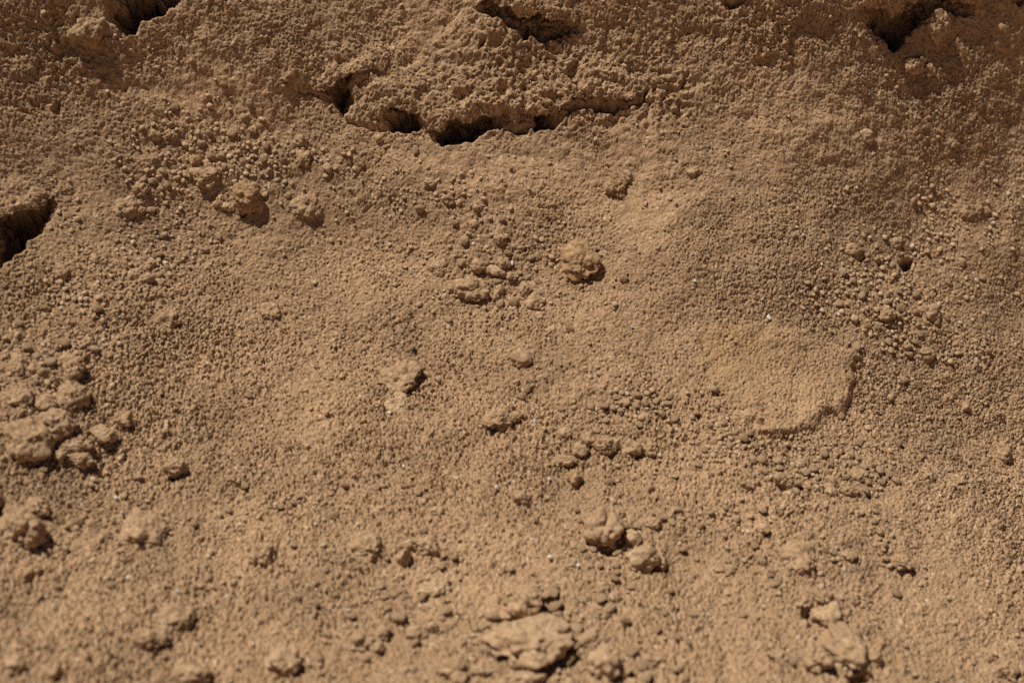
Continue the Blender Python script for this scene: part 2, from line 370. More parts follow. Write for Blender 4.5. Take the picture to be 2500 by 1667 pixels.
    (1523, 1644, 34, 32, .9, .32, .2, 'p', P_, 'pebble against the rounded bottom-edge stone at right'),
    (1290, 1657, 86, 32, .8, .36, .05, 'p', D, 'long clod at the bottom edge under the largest rock'),
    (1108, 1636, 56, 36, .8, .36, .2, 'c', D, 'clod at the bottom edge left of the largest rock'),
    (1121, 1660, 42, 26, .9, .33, .2, 'c', P_, 'pebble at the very bottom edge with dark right side'),
    (1176, 1642, 46, 30, .8, .36, .2, 'p', P_, 'flat pebble at the lower left corner of the largest rock'),
    (1444, 1566, 64, 44, .7, .38, .5, 'c', T_, 'slanting flake right of the largest pale rock'),
    (1423, 1628, 26, 24, .8, .36, .2, 'c', P_, 'small pebble between the largest rock and the rounded stone'),
    (1062, 1436, 56, 48, .45, .46, .2, 'p', L_, 'faint pale lump above the round pebble by the largest rock'),
    (1592, 1612, 36, 26, .7, .38, .2, 'c', L_, 'crumb right of the rounded bottom-edge stone'),
    (690, 1620, 66, 74, .8, .38, .3, 'p', D, 'tall clod with dark lower right side at the bottom left of centre'),
    (368, 1566, 58, 42, .8, .38, .3, 'c', L_, 'lump with dark crescent under it in the lower left'),
    (428, 1512, 70, 66, .5, .45, .3, 'c', L_, 'broad lump upper right of the dark crescent'),
    (346, 1300, 108, 96, .42, .44, .3, 'c', 'soil_flake', 'thin soil flake with cracked lower left edge on the left'),
    (421, 1142, 50, 40, .9, .4, .3, 'c', L_, 'lump with a dark hollow under it left of centre'),
    (640, 1362, 50, 52, .8, .4, .1, 'c', L_, 'lump with a dark right edge in the lower left of centre'),
    (472, 1648, 70, 44, .6, .42, .3, 'c', L_, 'lump at the bottom edge in the lower left'),
    (36, 1624, 36, 32, .8, .36, .3, 'p', P_, 'pale pebble near the lower left corner'),
    (136, 1640, 30, 26, .8, .36, .3, 'c', P_, 'tan pebble right of the pale corner pebble'),
    (572, 1172, 26, 22, .8, .4, .3, 'c', L_, 'crumb with dark base on the left middle slope'),
    # lower right
    (2021, 1516, 76, 54, .9, .3, .1, 'p', 'stone', 'rounded speckled stone in the lower right'),
    (2005, 1466, 40, 34, .95, .34, .3, 'c', D, 'small clod with dark hollow above the speckled stone'),
    (1962, 1478, 32, 26, .9, .36, .3, 'c', L_, 'crumb left of the small clod above the speckled stone'),
    (2066, 1588, 112, 112, .45, .46, .2, 'c', L_, 'big dusty lump under the speckled stone'),
    (1990, 1614, 58, 56, .8, .38, .2, 'c', L_, 'crumbly lump at the lower left of the big dusty lump'),
    (2131, 1612, 42, 34, .8, .36, .2, 'c', P_, 'pebble right of the big dusty lump'),
    (1900, 1606, 38, 34, .7, .4, .2, 'c', L_, 'low lump left of the crumbly lump in the lower right'),
    (1845, 1580, 30, 22, .7, .4, .2, 'p', P_, 'pale pebble far left of the speckled stone'),
    (2450, 1640, 64, 40, .6, .42, .3, 'c', L_, 'faint lump near the lower right corner'),
]

# ------------------------------------------------------------------ ground grid
SP = 0.00086
def axis(lo, hi, far):
    d = np.arange(lo, hi, SP); g = []
    s = SP
    x = 0.0
    while x < far:
        s *= 1.15 if x < .25 else 1.6; x += s; g.append(x)
    g = np.array(g)
    return np.concatenate([lo - g[::-1], d, d[-1] + g])
_a, _b = px_to_ab(np.array([0, 1250, 2500, 0, 2500, 0, 1250, 2500.]), np.array([0, 0, 0, 830, 830, 1667, 1667, 1667.]))
A0, A1, B0, B1 = _a.min() - .018, _a.max() + .018, _b.min() - .012, _b.max() + .012
ga = axis(A0, A1, 40.0); gb = axis(B0, B1, 40.0)
GA, GB = np.meshgrid(ga, gb)
GA = GA.astype(np.float64); GB = GB.astype(np.float64)
NR, NC = GA.shape
ext = np.maximum(np.maximum(A0 - GA, GA - A1), np.maximum(B0 - GB, GB - B1))
NEAR = (1 - sstep(0.01, 0.28, ext)).astype(np.float32)              # fine relief only where the mesh can carry it
MID = (1 - sstep(0.05, 1.2, ext)).astype(np.float32)

# photograph coordinates of every ground point, for the regional character of the soil
def ab_to_px(a, b, h):
    p = world(a, b, h) - cam_w
    z = p @ fwd
    return 1250 + (p @ right) / z / PX, 833.5 - (p @ up) / z / PX

base = macro(GA, GB)
n1 = noise2(GA * 4.5, GB * 5.5, 1); n2 = noise2(GA * 11, GB * 12, 2); n3 = noise2(GA * 27 + 3, GB * 30, 3)
n4 = noise2(GA * 62, GB * 66 + 9, 4); n5 = noise2(GA * 140 + 5, GB * 150, 5); n6 = noise2(GA * 290, GB * 300, 6)
meso = (0.012 * n1 + 0.0060 * n2 + 0.0032 * n3 * (0.6 + 0.6 * n1)) * MID
# the crusty upper part is lumpier than the loose soil below it
crust = sstep(0.10, 0.24, GB + 0.06 * n2 - 0.10 * np.abs(GA - 0.0) * (GA > .15)).astype(np.float32)
rough = 0.75 + 0.55 * noise2(GA * 7 + 4, GB * 7, 8)
rough = np.clip(rough, 0.25, 1.6)
lump = (0.0017 * n4 + 0.0012 * n5 * rough + 0.0005 * n6) * (0.6 + .65 * crust + .45 * (1 - sstep(-.2, .05, GB))) * NEAR

def soft_blob(cx, cy, rx, ry, rot=0.0):
    """0..1 region round a photograph position, evaluated on the bank"""
    ca, cb = px_to_ab(np.array([cx]), np.array([cy])); ca = ca[0]; cb = cb[0]
    s = PX * 1.25
    u = (GA - ca) / (rx * s); v = (GB - cb) / (ry * s / math.sin(INC))
    c, q = math.cos(rot), math.sin(rot)
    return np.exp(-((u * c + v * q) ** 2 + (v * c - u * q) ** 2)).astype(np.float32)

rocksmooth = soft_blob(1840, 885, 250, 165, 0.3)
crumb = np.clip(soft_blob(1850, 70, 130, 60) + soft_blob(1240, 75, 60, 60) + 0.9 * soft_blob(1250, 240, 380, 60) + .8 * soft_blob(1330, 150, 330, 80) + .6 * soft_blob(150, 130, 200, 90) + .7 * soft_blob(1640, 215, 60, 50), 0, 1)
ridged = (0.5 - np.abs(n4)) * 0.0060 + (0.5 - np.abs(n5)) * 0.0042
lump = lump + crumb * ridged * NEAR
coarse = np.clip(soft_blob(500, 400, 220, 110) + soft_blob(370, 650, 110, 80) + soft_blob(120, 890, 150, 110) + soft_blob(1200, 660, 260, 130)
                 + soft_blob(2200, 720, 190, 180) + soft_blob(1560, 1010, 230, 120) + soft_blob(2000, 1170, 180, 80) + soft_blob(1300, 1560, 480, 140)
                 + soft_blob(2010, 1450, 160, 180) + soft_blob(1500, 1340, 230, 140), 0, 1)

solid = base + meso + lump                                          # before the hollows
for px, py, w, h, rel, bury, turn, mk, nm, lab in CLODS:              # soil banked up round every bedded clod
    ca, cb = px_to_ab(np.array([float(px)]), np.array([float(py)])); ca = ca[0]; cb = cb[0]
    sc_ = PX * np.linalg.norm(world(ca, cb, 0.0) - cam_w); ra = w * sc_ / 2; rb = h * sc_ / 2
    r0 = np.searchsorted(gb, cb - 3 * rb); r1 = np.searchsorted(gb, cb + 3 * rb)
    c0 = np.searchsorted(ga, ca - 3 * ra); c1 = np.searchsorted(ga, ca + 3 * ra)
    S = np.s_[r0:r1, c0:c1]
    d2 = ((GA[S] - ca) / ra) ** 2 + ((GB[S] - cb) / rb) ** 2
    solid[S] += (.30 if nm in ('soil_lump', 'soil_flake') else .10) * rel * min(ra, rb) * np.exp(-d2 * .9) * (1 + .5 * n4[S])
hole = np.zeros_like(solid)
ja = GA + 0.0030 * n4 + 0.0022 * n5 + .001 * n6; jb = GB + 0.0030 * noise2(GA * 60 + 31, GB * 64, 14) + 0.0022 * noise2(GA * 150, GB * 150 + 7, 15)
for poly, dep in HOLLOW_AB:
    r0 = max(0, np.searchsorted(gb, poly[:, 1].min() - .03)); r1 = np.searchsorted(gb, poly[:, 1].max() + .05)
    c0 = max(0, np.searchsorted(ga, poly[:, 0].min() - .03)); c1 = np.searchsorted(ga, poly[:, 0].max() + .03)
    S = np.s_[r0:r1, c0:c1]
    small = .25 if np.ptp(poly[:, 0]) < .022 else 1.0
    qa = GA[S] + small * (ja[S] - GA[S]); qb = GB[S] + small * (jb[S] - GB[S])
    d = sdf(poly, qa, qb)
    if dep >= .035:                                                  # the hollow runs on uphill under its roof
        for sh in np.arange(1, 11) * .0022: d = np.minimum(d, sdf(poly + np.array([0, sh]), qa, qb))
    wall = min(.018, dep * .35) if small == 1.0 else .003
    hole[S] = np.maximum(hole[S], dep * (1 - sstep(-wall, 0.0005, d)) * (1 + .22 * n5[S] + .16 * n6[S] + .2 * n4[S]))
g1, t1 = grains(GA + .0012 * n6, GB, 0.00128, 20, 0.92, .50, .80)
g1b, t1b = grains(GA, GB + .0012 * n6, 0.0016, 27, 0.88, .45, .78)
_sel = noise2(GA * 17 + 9, GB * 19, 37) + .5 * noise2(GA * 60, GB * 60, 38) > .12
g1 = np.where(_sel, np.maximum(g1b, g1 * .8), g1); t1 = np.where(_sel, t1b, t1)
amp = np.clip(1.0 + .5 * noise2(GA * 6 + 1, GB * 6, 39) + .45 * noise2(GA * 21, GB * 21 + 3, 44), .4, 1.6)
g2, t2 = grains(GA + .4, GB, 0.0029, 40, np.clip(0.06 + 0.18 * noise2(GA * 22, GB * 22, 31) + .25 * coarse - .3 * rocksmooth, .05, .8), .40, .66)
g3, t3 = grains(GA, GB + .7, 0.0048, 60, np.clip(0.02 + 0.08 * noise2(GA * 15, GB * 15, 33) + .20 * coarse - .2 * rocksmooth, 0, .5), .35, .62)
low = 1 - sstep(-.16, .05, GB + .05 * n1)
g4, t4 = grains(GA + .004 * n4, GB + .3, 0.0105, 80, np.clip(.03 + .20 * noise2(GA * 13, GB * 13, 47) + .16 * low + .15 * coarse - .3 * rocksmooth, 0, .5), .30, .58)
g4 = np.maximum(g4, -.0006) * .34 + .0002 * n6
sm = 1 - 0.45 * rocksmooth
gh = np.maximum(np.maximum(g1 * 0.95, g2 * .85), g3 * .75)
gt = np.where(g3 * .75 >= gh, t3, np.where(g2 * .85 >= gh, t2, t1))
pock = -0.0016 * sstep(.30, .52, noise2(GA * 210 + 2, GB * 230, 35)) * (0.6 + .8 * crumb) - .0013 * sstep(.20, .46, noise2(GA * 430 + 2, GB * 450, 36)) * (.45 + .55 * sstep(-.3, .4, noise2(GA * 30, GB * 33, 45))) * (1 - .7 * rocksmooth)   # little voids between grains
gh = gh * amp + np.maximum(g4, 0)
calm = 1 - .50 * sstep(-.02, .20, GB + .05 * n2) * (1 - .6 * crumb)          # the packed upper face is smoother
ii, jj = np.meshgrid(np.arange(NR), np.arange(NC), indexing='ij')
white = h01(ii, jj, np.int32(5))                                      # sand at the limit of the mesh
dust = np.clip(soft_blob(1350, 400, 380, 55) + soft_blob(1950, 300, 330, 130) + soft_blob(420, 215, 260, 70) + .8 * soft_blob(130, 380, 120, 90) + .8 * soft_blob(2300, 1350, 220, 260)
               + .7 * soft_blob(700, 950, 220, 120), 0, 1)
pock = pock * (1 - .6 * dust) - .0024 * sstep(.70, .97, white) * (1 - .45 * dust) + .0009 * (white - .5)
gh = gh * (1 - .4 * dust)
relief = (gh * 1.45 * sm + pock * 1.3 * amp) * calm * (1 + .45 * low) * NEAR
_da = np.gradient(base, ga, axis=1); _db = np.gradient(base, gb, axis=0); _n = np.sqrt(1 + _da ** 2 + _db ** 2)
NA, NB, NH = -_da / _n, -_db / _n, 1 / _n
GH = solid + relief - hole
SURF = solid - hole                                                 # without grains: what clods are bedded in

def lookup(F, a, b):
    a = np.asarray(a); b = np.asarray(b)
    i = np.clip(np.searchsorted(gb, b) - 1, 0, NR - 2); j = np.clip(np.searchsorted(ga, a) - 1, 0, NC - 2)
    u = np.clip((a - ga[j]) / (ga[j + 1] - ga[j]), 0, 1); v = np.clip((b - gb[i]) / (gb[i + 1] - gb[i]), 0, 1)
    return (F[i, j] * (1 - u) * (1 - v) + F[i, j + 1] * u * (1 - v) + F[i + 1, j] * (1 - u) * v + F[i + 1, j + 1] * u * v)

# ------------------------------------------------------------------ materials
def soil_material(name, dark, mid, pale, pale_at=.93, bump=1.0, blotch=.16):
    m = bpy.data.materials.new(name); m.use_nodes = True
    nt = m.node_tree; nd = nt.nodes; lk = nt.links
    bs = nd['Principled BSDF']; bs.inputs['Roughness'].default_value = .95
    bs.inputs['Specular IOR Level'].default_value = .12
    tc = nd.new('ShaderNodeTexCoord')
    at = nd.new('ShaderNodeAttribute'); at.attribute_name = 'grain'
    cr = nd.new('ShaderNodeValToRGB'); e = cr.color_ramp.elements
    e[0].position = 0; e[0].color = (*dark, 1); e[1].position = 1; e[1].color = (*pale, 1)
    k = e.new(.35); k.color = (*mid, 1); k = e.new(.82); k.color = tuple(c * 1.12 for c in mid) + (1,)
    k = e.new(pale_at); k.color = tuple(.5 * c * 1.12 + .5 * p for c, p in zip(mid, pale)) + (1,)
    lk.new(at.outputs['Fac'], cr.inputs[0])
    big = nd.new('ShaderNodeTexNoise'); big.inputs['Scale'].default_value = 9; big.inputs['Detail'].default_value = 5
    lk.new(tc.outputs['Object'], big.inputs['Vector'])
    fine = nd.new('ShaderNodeTexNoise'); fine.inputs['Scale'].default_value = 420; fine.inputs['Detail'].default_value = 2
    lk.new(tc.outputs['Object'], fine.inputs['Vector'])
    hs = nd.new('ShaderNodeHueSaturation')
    mr = nd.new('ShaderNodeMapRange'); mr.inputs['From Min'].default_value = .3; mr.inputs['From Max'].default_value = .7
    mr.inputs['To Min'].default_value = 1 - blotch; mr.inputs['To Max'].default_value = 1 + blotch
    lk.new(big.outputs['Fac'], mr.inputs['Value'])
    mf = nd.new('ShaderNodeMapRange'); mf.inputs['From Min'].default_value = .3; mf.inputs['From Max'].default_value = .7
    mf.inputs['To Min'].default_value = .84; mf.inputs['To Max'].default_value = 1.14
    lk.new(fine.outputs['Fac'], mf.inputs['Value'])
    mu = nd.new('ShaderNodeMath'); mu.operation = 'MULTIPLY'
    lk.new(mr.outputs[0], mu.inputs[0]); lk.new(mf.outputs[0], mu.inputs[1])
    lk.new(cr.outputs[0], hs.inputs['Color']); lk.new(mu.outputs[0], hs.inputs['Value'])
    lk.new(hs.outputs[0], bs.inputs['Base Color'])
    b1 = nd.new('ShaderNodeTexNoise'); b1.inputs['Scale'].default_value = 820; b1.inputs['Detail'].default_value = 3; b1.inputs['Roughness'].default_value = .65
    lk.new(tc.outputs['Object'], b1.inputs['Vector'])
    bp = nd.new('ShaderNodeBump'); bp.inputs['Strength'].default_value = min(1.0, .85 * bump); bp.inputs['Distance'].default_value = .0010
    lk.new(b1.outputs['Fac'], bp.inputs['Height']); lk.new(bp.outputs[0], bs.inputs['Normal'])
    return m, hs, nd, lk, tc

SOIL = soil_material('soil', (.265, .166, .090), (.385, .250, .145), (.57, .455, .33))[0]
CLOD = soil_material('dry clod soil', (.26, .164, .089), (.382, .252, .147), (.54, .43, .31), blotch=.1)[0]
PALE = soil_material('pale dusty stone', (.29, .188, .104), (.405, .272, .161), (.56, .45, .33), blotch=.08, bump=.7)[0]
OCHRE = soil_material('ochre stone', (.24, .148, .074), (.36, .228, .122), (.50, .38, .24), blotch=.15)[0]
GREY = soil_material('grey stone flake', (.22, .19, .15), (.31, .27, .22), (.42, .38, .33), bump=.5)[0]
WHITE = soil_material('white quartz', (.46, .42, .37), (.58, .54, .49), (.7, .68, .65), bump=.4, blotch=.05)[0]
YELLOW = soil_material('yellow flake', (.38, .28, .06), (.46, .35, .09), (.55, .45, .2), bump=.4)[0]

# ------------------------------------------------------------------ mesh helpers
def mesh_from(name, V, F, grain=None, smooth=True):
    """V (n,3), F (m,k) of one polygon size"""
    me = bpy.data.meshes.new(name); V = np.ascontiguousarray(V, np.float32); F = np.ascontiguousarray(F, np.int32)
    m, k = F.shape
    me.vertices.add(len(V)); me.vertices.foreach_set('co', V.ravel())
    me.loops.add(m * k); me.loops.foreach_set('vertex_index', F.ravel())
    me.polygons.add(m); me.polygons.foreach_set('loop_start', np.arange(0, m * k, k, dtype=np.int32))
    me.polygons.foreach_set('loop_total', np.full(m, k, np.int32))
    me.update(calc_edges=True)
    me.polygons.foreach_set('use_smooth', np.full(m, smooth, bool))
    if grain is not None:
        at = me.attributes.new('grain', 'FLOAT', 'POINT'); at.data.foreach_set('value', np.ascontiguousarray(grain, np.float32))
    return me

def obj(name, me, mat, label=None, cat=None, group=None, kind=None, parent=None):
    if mat is not None and not me.materials: me.materials.append(mat)
    o = bpy.data.objects.new(name, me); COL.objects.link(o)
    if label: o['label'] = label
    if cat: o['category'] = cat
    if group: o['group'] = group
    if kind: o['kind'] = kind
    if parent: o.parent = parent
    return o

# ------------------------------------------------------------------ the bank itself
idx = np.arange(NR * NC).reshape(NR, NC)
quads = np.stack([idx[:-1, :-1], idx[:-1, 1:], idx[1:, 1:], idx[1:, :-1]], -1).reshape(-1, 4)
GV = world(GA + NA * relief, GB + NB * relief, solid - hole + NH * relief).reshape(-1, 3)
deep = np.nonzero(hole.ravel() > .003)[0]                             # crumble the walls of the hollows
P = GV[deep]; am = (.0045 * np.clip(hole.ravel()[deep] / .012, 0, 1))[:, None]
GV[deep] = P + am * np.stack([noise3(P / .011 + 9 * k, 60 + k) + .6 * noise3(P / .005 + 5 * k, 70 + k) for k in range(3)], 1)
ground = obj('ground', mesh_from('ground', GV, quads, gt.ravel()), SOIL,
             label='dry brown dirt bank of fine granular soil', kind='structure')

# ------------------------------------------------------------------ crust ledges
def closed_patch(S, keep, top, under, skin, tuck=0.0):
    """a solid plate over the kept grid points: top, underside and side walls"""
    a = GA[S]; b = GB[S]
    cell = keep[:-1, :-1] & keep[1:, :-1] & keep[:-1, 1:] & keep[1:, 1:]
    n = a.size; id0 = np.arange(n).reshape(a.shape)
    q = np.stack([id0[:-1, :-1], id0[:-1, 1:], id0[1:, 1:], id0[1:, :-1]], -1)[cell]
    E = np.concatenate([q[:, [0, 1]], q[:, [1, 2]], q[:, [2, 3]], q[:, [3, 0]]])
    key = E[:, 0].astype(np.int64) * n + E[:, 1]; rev = E[:, 1].astype(np.int64) * n + E[:, 0]
    bd = E[~np.isin(key, rev)]
    walls = np.stack([bd[:, 1], bd[:, 0], bd[:, 0] + n, bd[:, 1] + n], 1)
    F = np.concatenate([q, q[:, ::-1] + n, walls])
    V = np.concatenate([world(a + NA[S] * skin, b + NB[S] * skin, top + NH[S] * skin).reshape(-1, 3),
                        world(a, b + tuck, np.minimum(under, top - .002)).reshape(-1, 3)])
    G = np.concatenate([gt[S].ravel()] * 2)
    used, inv = np.unique(F, return_inverse=True)
    return V[used], inv.reshape(F.shape), G[used]

def build_slab(s, k):
    lip = poly_ab([(x, y - s.get('back', 12)) for x, y in s['lip']]); R = s['reach']; L = s['lift']
    upper = lip[::-1] + np.array([0, R])
    upper[0] += np.array([-R * .3, -R * .45]); upper[-1] += np.array([R * .3, -R * .45])
    poly = np.concatenate([lip, upper])
    r0 = max(0, np.searchsorted(gb, poly[:, 1].min() - .01)); r1 = np.searchsorted(gb, poly[:, 1].max() + .01)
    c0 = max(0, np.searchsorted(ga, poly[:, 0].min() - .01)); c1 = np.searchsorted(ga, poly[:, 0].max() + .01)
    S = np.s_[r0:r1, c0:c1]
    a = GA[S]; b = GB[S]
    d, t = line_dist(lip, ja[S], jb[S])
    ins = sdf(poly, ja[S], jb[S]) < 0
    taper = sstep(0, .14, t) * sstep(0, .14, 1 - t)
    dd = d / R + .10 * noise2(a * 40, b * 40, 70 + k)
    lift = (L + .003) * taper * (1 - sstep(0.02, .9, dd)) - .003
    lift = lift - .3 * L * np.exp(-(d / .004) ** 2)                  # crumbled, rounded edge
    rag = .0018 * n4[S] + .0016 * np.abs(n5[S]) - .0008
    top = solid[S] + lift + rag * sstep(-.003, .004, lift)
    skin = (gh[S] * 1.3 + pock[S] * 1.3) * .72
    under = solid[S] + lift - np.clip(.006 + .009 * sstep(0, R * .35, d), 0, .03) + .003 * n5[S]
    keep = ins & (lift > -.0026)
    V, F, G = closed_patch(S, keep, top, under, skin, .006 * np.exp(-(d / .012) ** 2) + .002 * n5[S])
    mid = V.mean(0); me = mesh_from('dirt_crust', V - mid, F, G)
    o = obj('dirt_crust', me, SOIL, s['label'], 'dirt crust', 'crust ledges along the top of the bank'); o.location = mid
    return a, b, S, keep, top

SLABTOP = np.full(GH.shape, -9.0)
for k, s in enumerate(SLABS):
    a, b, S, keep, top = build_slab(s, k)
    SLABTOP[S] = np.where(keep, np.maximum(SLABTOP[S], top), SLABTOP[S])
REST = np.maximum(SURF, SLABTOP)                                    # what loose things lie on

# ------------------------------------------------------------------ clods and stones
_ico = {}
def ico(level):
    if level not in _ico:
        bm = bmesh.new(); bmesh.ops.create_icosphere(bm, subdivisions=level, radius=1.0)
        bm.verts.ensure_lookup_table()
        V = np.array([v.co[:] for v in bm.verts]); F = np.array([[v.index for v in f.verts] for f in bm.faces]); bm.free()
        _ico[level] = (V, F)
    return _ico[level]

def grains3(q, seed):
    qi = np.floor(q).astype(np.int32); best = np.full(len(q), -.2); tag = np.full(len(q), .5)
    for dx in (-1, 0, 1):
        for dy in (-1, 0, 1):
            for dz in (-1, 0, 1):
                c = [qi[:, 0] + dx, qi[:, 1] + dy, qi[:, 2] + dz]
                k = [h01(c[0], c[1], c[2], np.int32(seed + 7 * j)) for j in range(4)]
                r = .5 + .35 * k[3]
                dd = sum((q[:, j] - c[j] - k[j]) ** 2 for j in range(3)) / r ** 2
                hh = r * np.sqrt(np.clip(1 - dd, 0, 1)); m = (dd < 1) & (hh > best)
                best = np.where(m, hh, best); tag = np.where(m, k[0], tag)
    return best, tag

def lumpy(level, seed, size, facets=5, knob=.0, fine=.0006):
    """an irregular clod: broken faces, knobs and a granular skin; size = half axes in metres"""
    V, F = ico(level); r = np.random.default_rng(seed)
    p = V.copy(); off = r.uniform(-50, 50, 3)
    p *= (1 + .26 * noise3(V * 1.3 + off, 1) + (.13 + knob) * noise3(V * 2.9 + off, 2) + (.06 + .6 * knob) * noise3(V * 6.1 + off, 3))[:, None]
    for _ in range(facets):
        n = r.normal(size=3); n /= np.linalg.norm(n); dd = r.uniform(.55, .86)
        e = np.maximum(0, p @ n - dd); p -= (e * .82)[:, None] * n
    p *= np.array(size)
    nn = V / np.linalg.norm(V, axis=1)[:, None]
    if not fine: return p, F, None
    q = p / .0018 + off * 7
    dome, g = grains3(q, seed)
    p += nn * (fine * (.9 * dome + .9 * noise3(q * .4, 6) + .9 * np.abs(noise3(q * .2, 7))))[:, None]
    return p, F, g

BASIS = Matrix(((AX[0], BX[0], NX[0]), (AX[1], BX[1], NX[1]), (AX[2], BX[2], NX[2])))
REST_F = lambda a, b: lookup(REST, a, b)

def local_basis(a, b):
    n = np.array([float(lookup(F, a, b)) for F in (NA, NB, NH)]); n = n[0] * AX + n[1] * BX + n[2] * NX; n /= np.linalg.norm(n)
    x = AX - (AX @ n) * n; x /= np.linalg.norm(x); y = np.cross(n, x)
    return Matrix(((x[0], y[0], n[0]), (x[1], y[1], n[1]), (x[2], y[2], n[2])))

def seat(a, b, hs, lift):
    B = local_basis(a, b)
    return Vector(world(a, b, hs)) + B @ Vector((0, 0, lift)), B

def place(px, py, w, h, relief, bury, seed):
    a, b = px_to_ab(np.array([float(px)]), np.array([float(py)]), REST_F); a = a[0]; b = b[0]
    z = np.linalg.norm(world(a, b, 0) - cam_w); s = PX * z
    ha = w * s / 2; hb = h * s / 2 / .93; hh = (.47 + .50 * float(sstep(700, 1300, py))) * relief * min(ha, hb)
    hs = np.mean(lookup(REST, a + np.array([0, ha, -ha, 0, 0]) * .6, b + np.array([0, 0, 0, hb, -hb]) * .6))
    return a, b, hs, hh * (1 - 2 * bury), ha, hb, hh

GRIT = soil_material('loose grit', (.33, .218, .125), (.43, .295, .178), (.58, .47, .35), blotch=.08)[0]
MATS = {'c': CLOD, 'p': PALE, 'o': OCHRE, 'g': GREY, 'w': WHITE, 'y': YELLOW}
CATS = {'dirt_clod': 'dirt clod', 'pebble': 'pebble', 'soil_lump': 'soil lump', 'stone_chip': 'chip', 'stone': 'stone', 'rock': 'rock', 'soil_flake': 'soil flake'}
GROUPS = {'dirt_clod': 'dirt clods on the bank', 'pebble': 'pebbles on the bank', 'soil_lump': 'soil lumps on the bank', 'stone_chip': 'chips on the bank',
          'stone': 'stones on the bank', 'soil_flake': 'thin soil pieces on the bank'}
taken = []
for i, (px, py, w, h, rel, bury, turn, mk, nm, lab) in enumerate(CLODS):
    a, b, hs_, up_, ha, hb, hh = place(px, py, w, h, rel, bury, i)
    big = max(w, h)
    lev = 6 if big > 130 else (5 if big > 44 else (4 if big > 20 else 3))
    soft = nm in ('soil_lump',)
    V, F, G = lumpy(lev, 100 + i, (ha * .98, hb * .98, hh * 1.0), facets=1 if soft or nm == 'rock' else (4 if nm == 'pebble' else 3),
                    knob=.12 if soft else (.12 if mk == 'o' else .05), fine=.0017 if mk in 'co' else .0010)
    o = obj(nm, mesh_from(nm, V, F, G), MATS[mk], lab, CATS[nm], GROUPS.get(nm))
    c, B = seat(a, b, hs_, up_)
    o.matrix_world = Matrix.Translation(c) @ (B @ Matrix.Rotation(turn * .6, 3, 'Z')).to_4x4()
    taken.append((a, b, max(ha, hb)))
taken = np.array(taken)

# ------------------------------------------------------------------ half-buried rock
m, hs, nd, lk, tc = soil_material('dusty half-buried rock', (.265, .168, .090), (.385, .250, .143), (.54, .43, .30), blotch=.14, bump=.9)
def stain(center, radius, colour, amount, seed):
    """a mineral stain with a ragged outline, in the rock's own coordinates"""
    vm = nd.new('ShaderNodeVectorMath'); vm.operation = 'DISTANCE'; vm.inputs[1].default_value = center
    nz = nd.new('ShaderNodeTexNoise'); nz.inputs['Scale'].default_value = 75; nz.inputs['Detail'].default_value = 5
    sv = nd.new('ShaderNodeVectorMath'); sv.operation = 'MULTIPLY_ADD'
    sv.inputs[1].default_value = (.05, .05, .05); lk.new(nz.outputs['Color'], sv.inputs[0]); lk.new(tc.outputs['Object'], sv.inputs[2])
    lk.new(tc.outputs['Object'], nz.inputs['Vector']); lk.new(sv.outputs[0], vm.inputs[0])
    mp = nd.new('ShaderNodeMapRange'); mp.inputs['From Min'].default_value = radius; mp.inputs['From Max'].default_value = radius * .3
    mp.inputs['To Max'].default_value = amount; lk.new(vm.outputs['Value'], mp.inputs['Value'])
    mx = nd.new('ShaderNodeMix'); mx.data_type = 'RGBA'; mx.inputs[7].default_value = (*colour, 1)
    bs = nd['Principled BSDF']; src = bs.inputs['Base Color'].links[0].from_socket
    lk.new(mp.outputs[0], mx.inputs[0]); lk.new(src, mx.inputs[6]); lk.new(mx.outputs[2], bs.inputs['Base Color'])
stain((-.050 + .025, .010 + .025, .025), .065, (.40, .25, .118), .4, 1)
stain((-.040 + .025, -.024 + .025, .025), .024, (.37, .295, .18), .5, 2)
stain((-.018 + .025, -.050 + .025, .025), .020, (.36, .285, .175), .45, 3)
a, b, hc, _u, ha, hb, hh = place(1898, 905, 430, 300, .30, .34, 0)
poly = poly_ab([(1588, 815), (1606, 752), (1700, 728), (1800, 738), (1890, 748), (1990, 790), (2080, 828), (2114, 868), (2114, 926), (2104, 985), (2056, 1022),
                (2000, 1062), (1936, 1092), (1866, 1080), (1794, 1034), (1738, 972), (1650, 908)])
S = np.s_[np.searchsorted(gb, poly[:, 1].min() - .01):np.searchsorted(gb, poly[:, 1].max() + .01), np.searchsorted(ga, poly[:, 0].min() - .01):np.searchsorted(ga, poly[:, 0].max() + .01)]
inn = -sdf(poly, GA[S] + .005 * n3[S] + .006 * n4[S] + .004 * n5[S], GB[S] + .005 * n2[S] + .006 * noise2(GA[S] * 58, GB[S] * 61, 93) + .002 * n5[S])
lean = sstep(-1.0, 1.0, ((GA[S] - a) / ha - .7 * (GB[S] - b) / hb) * .75)     # stands out at its lower right, sinks at its upper left
prof = -.0046 + (.0050 + .0074 * lean) * sstep(0, .034 - .018 * lean, inn) + .0022 * noise2(GA[S] * 22, GB[S] * 22, 91) + .0014 * noise2(GA[S] * 70, GB[S] * 70, 92)
rtop = solid[S] - .25 * lump[S] + prof
V, F, G = closed_patch(S, inn > 0, rtop, solid[S] - .03, .95 * gh[S] + 1.0 * pock[S])
c = world(a, b, hc)
o = obj('half_buried_rock', mesh_from('half_buried_rock', (V - c) @ np.array(BASIS), F, .25 + .5 * G), m, 'broad half-buried rock with ochre and greenish stains on the right', 'rock')
o.matrix_world = Matrix.Translation(Vector(c)) @ BASIS.to_4x4()
ROCK = (a, b, ha, hb)

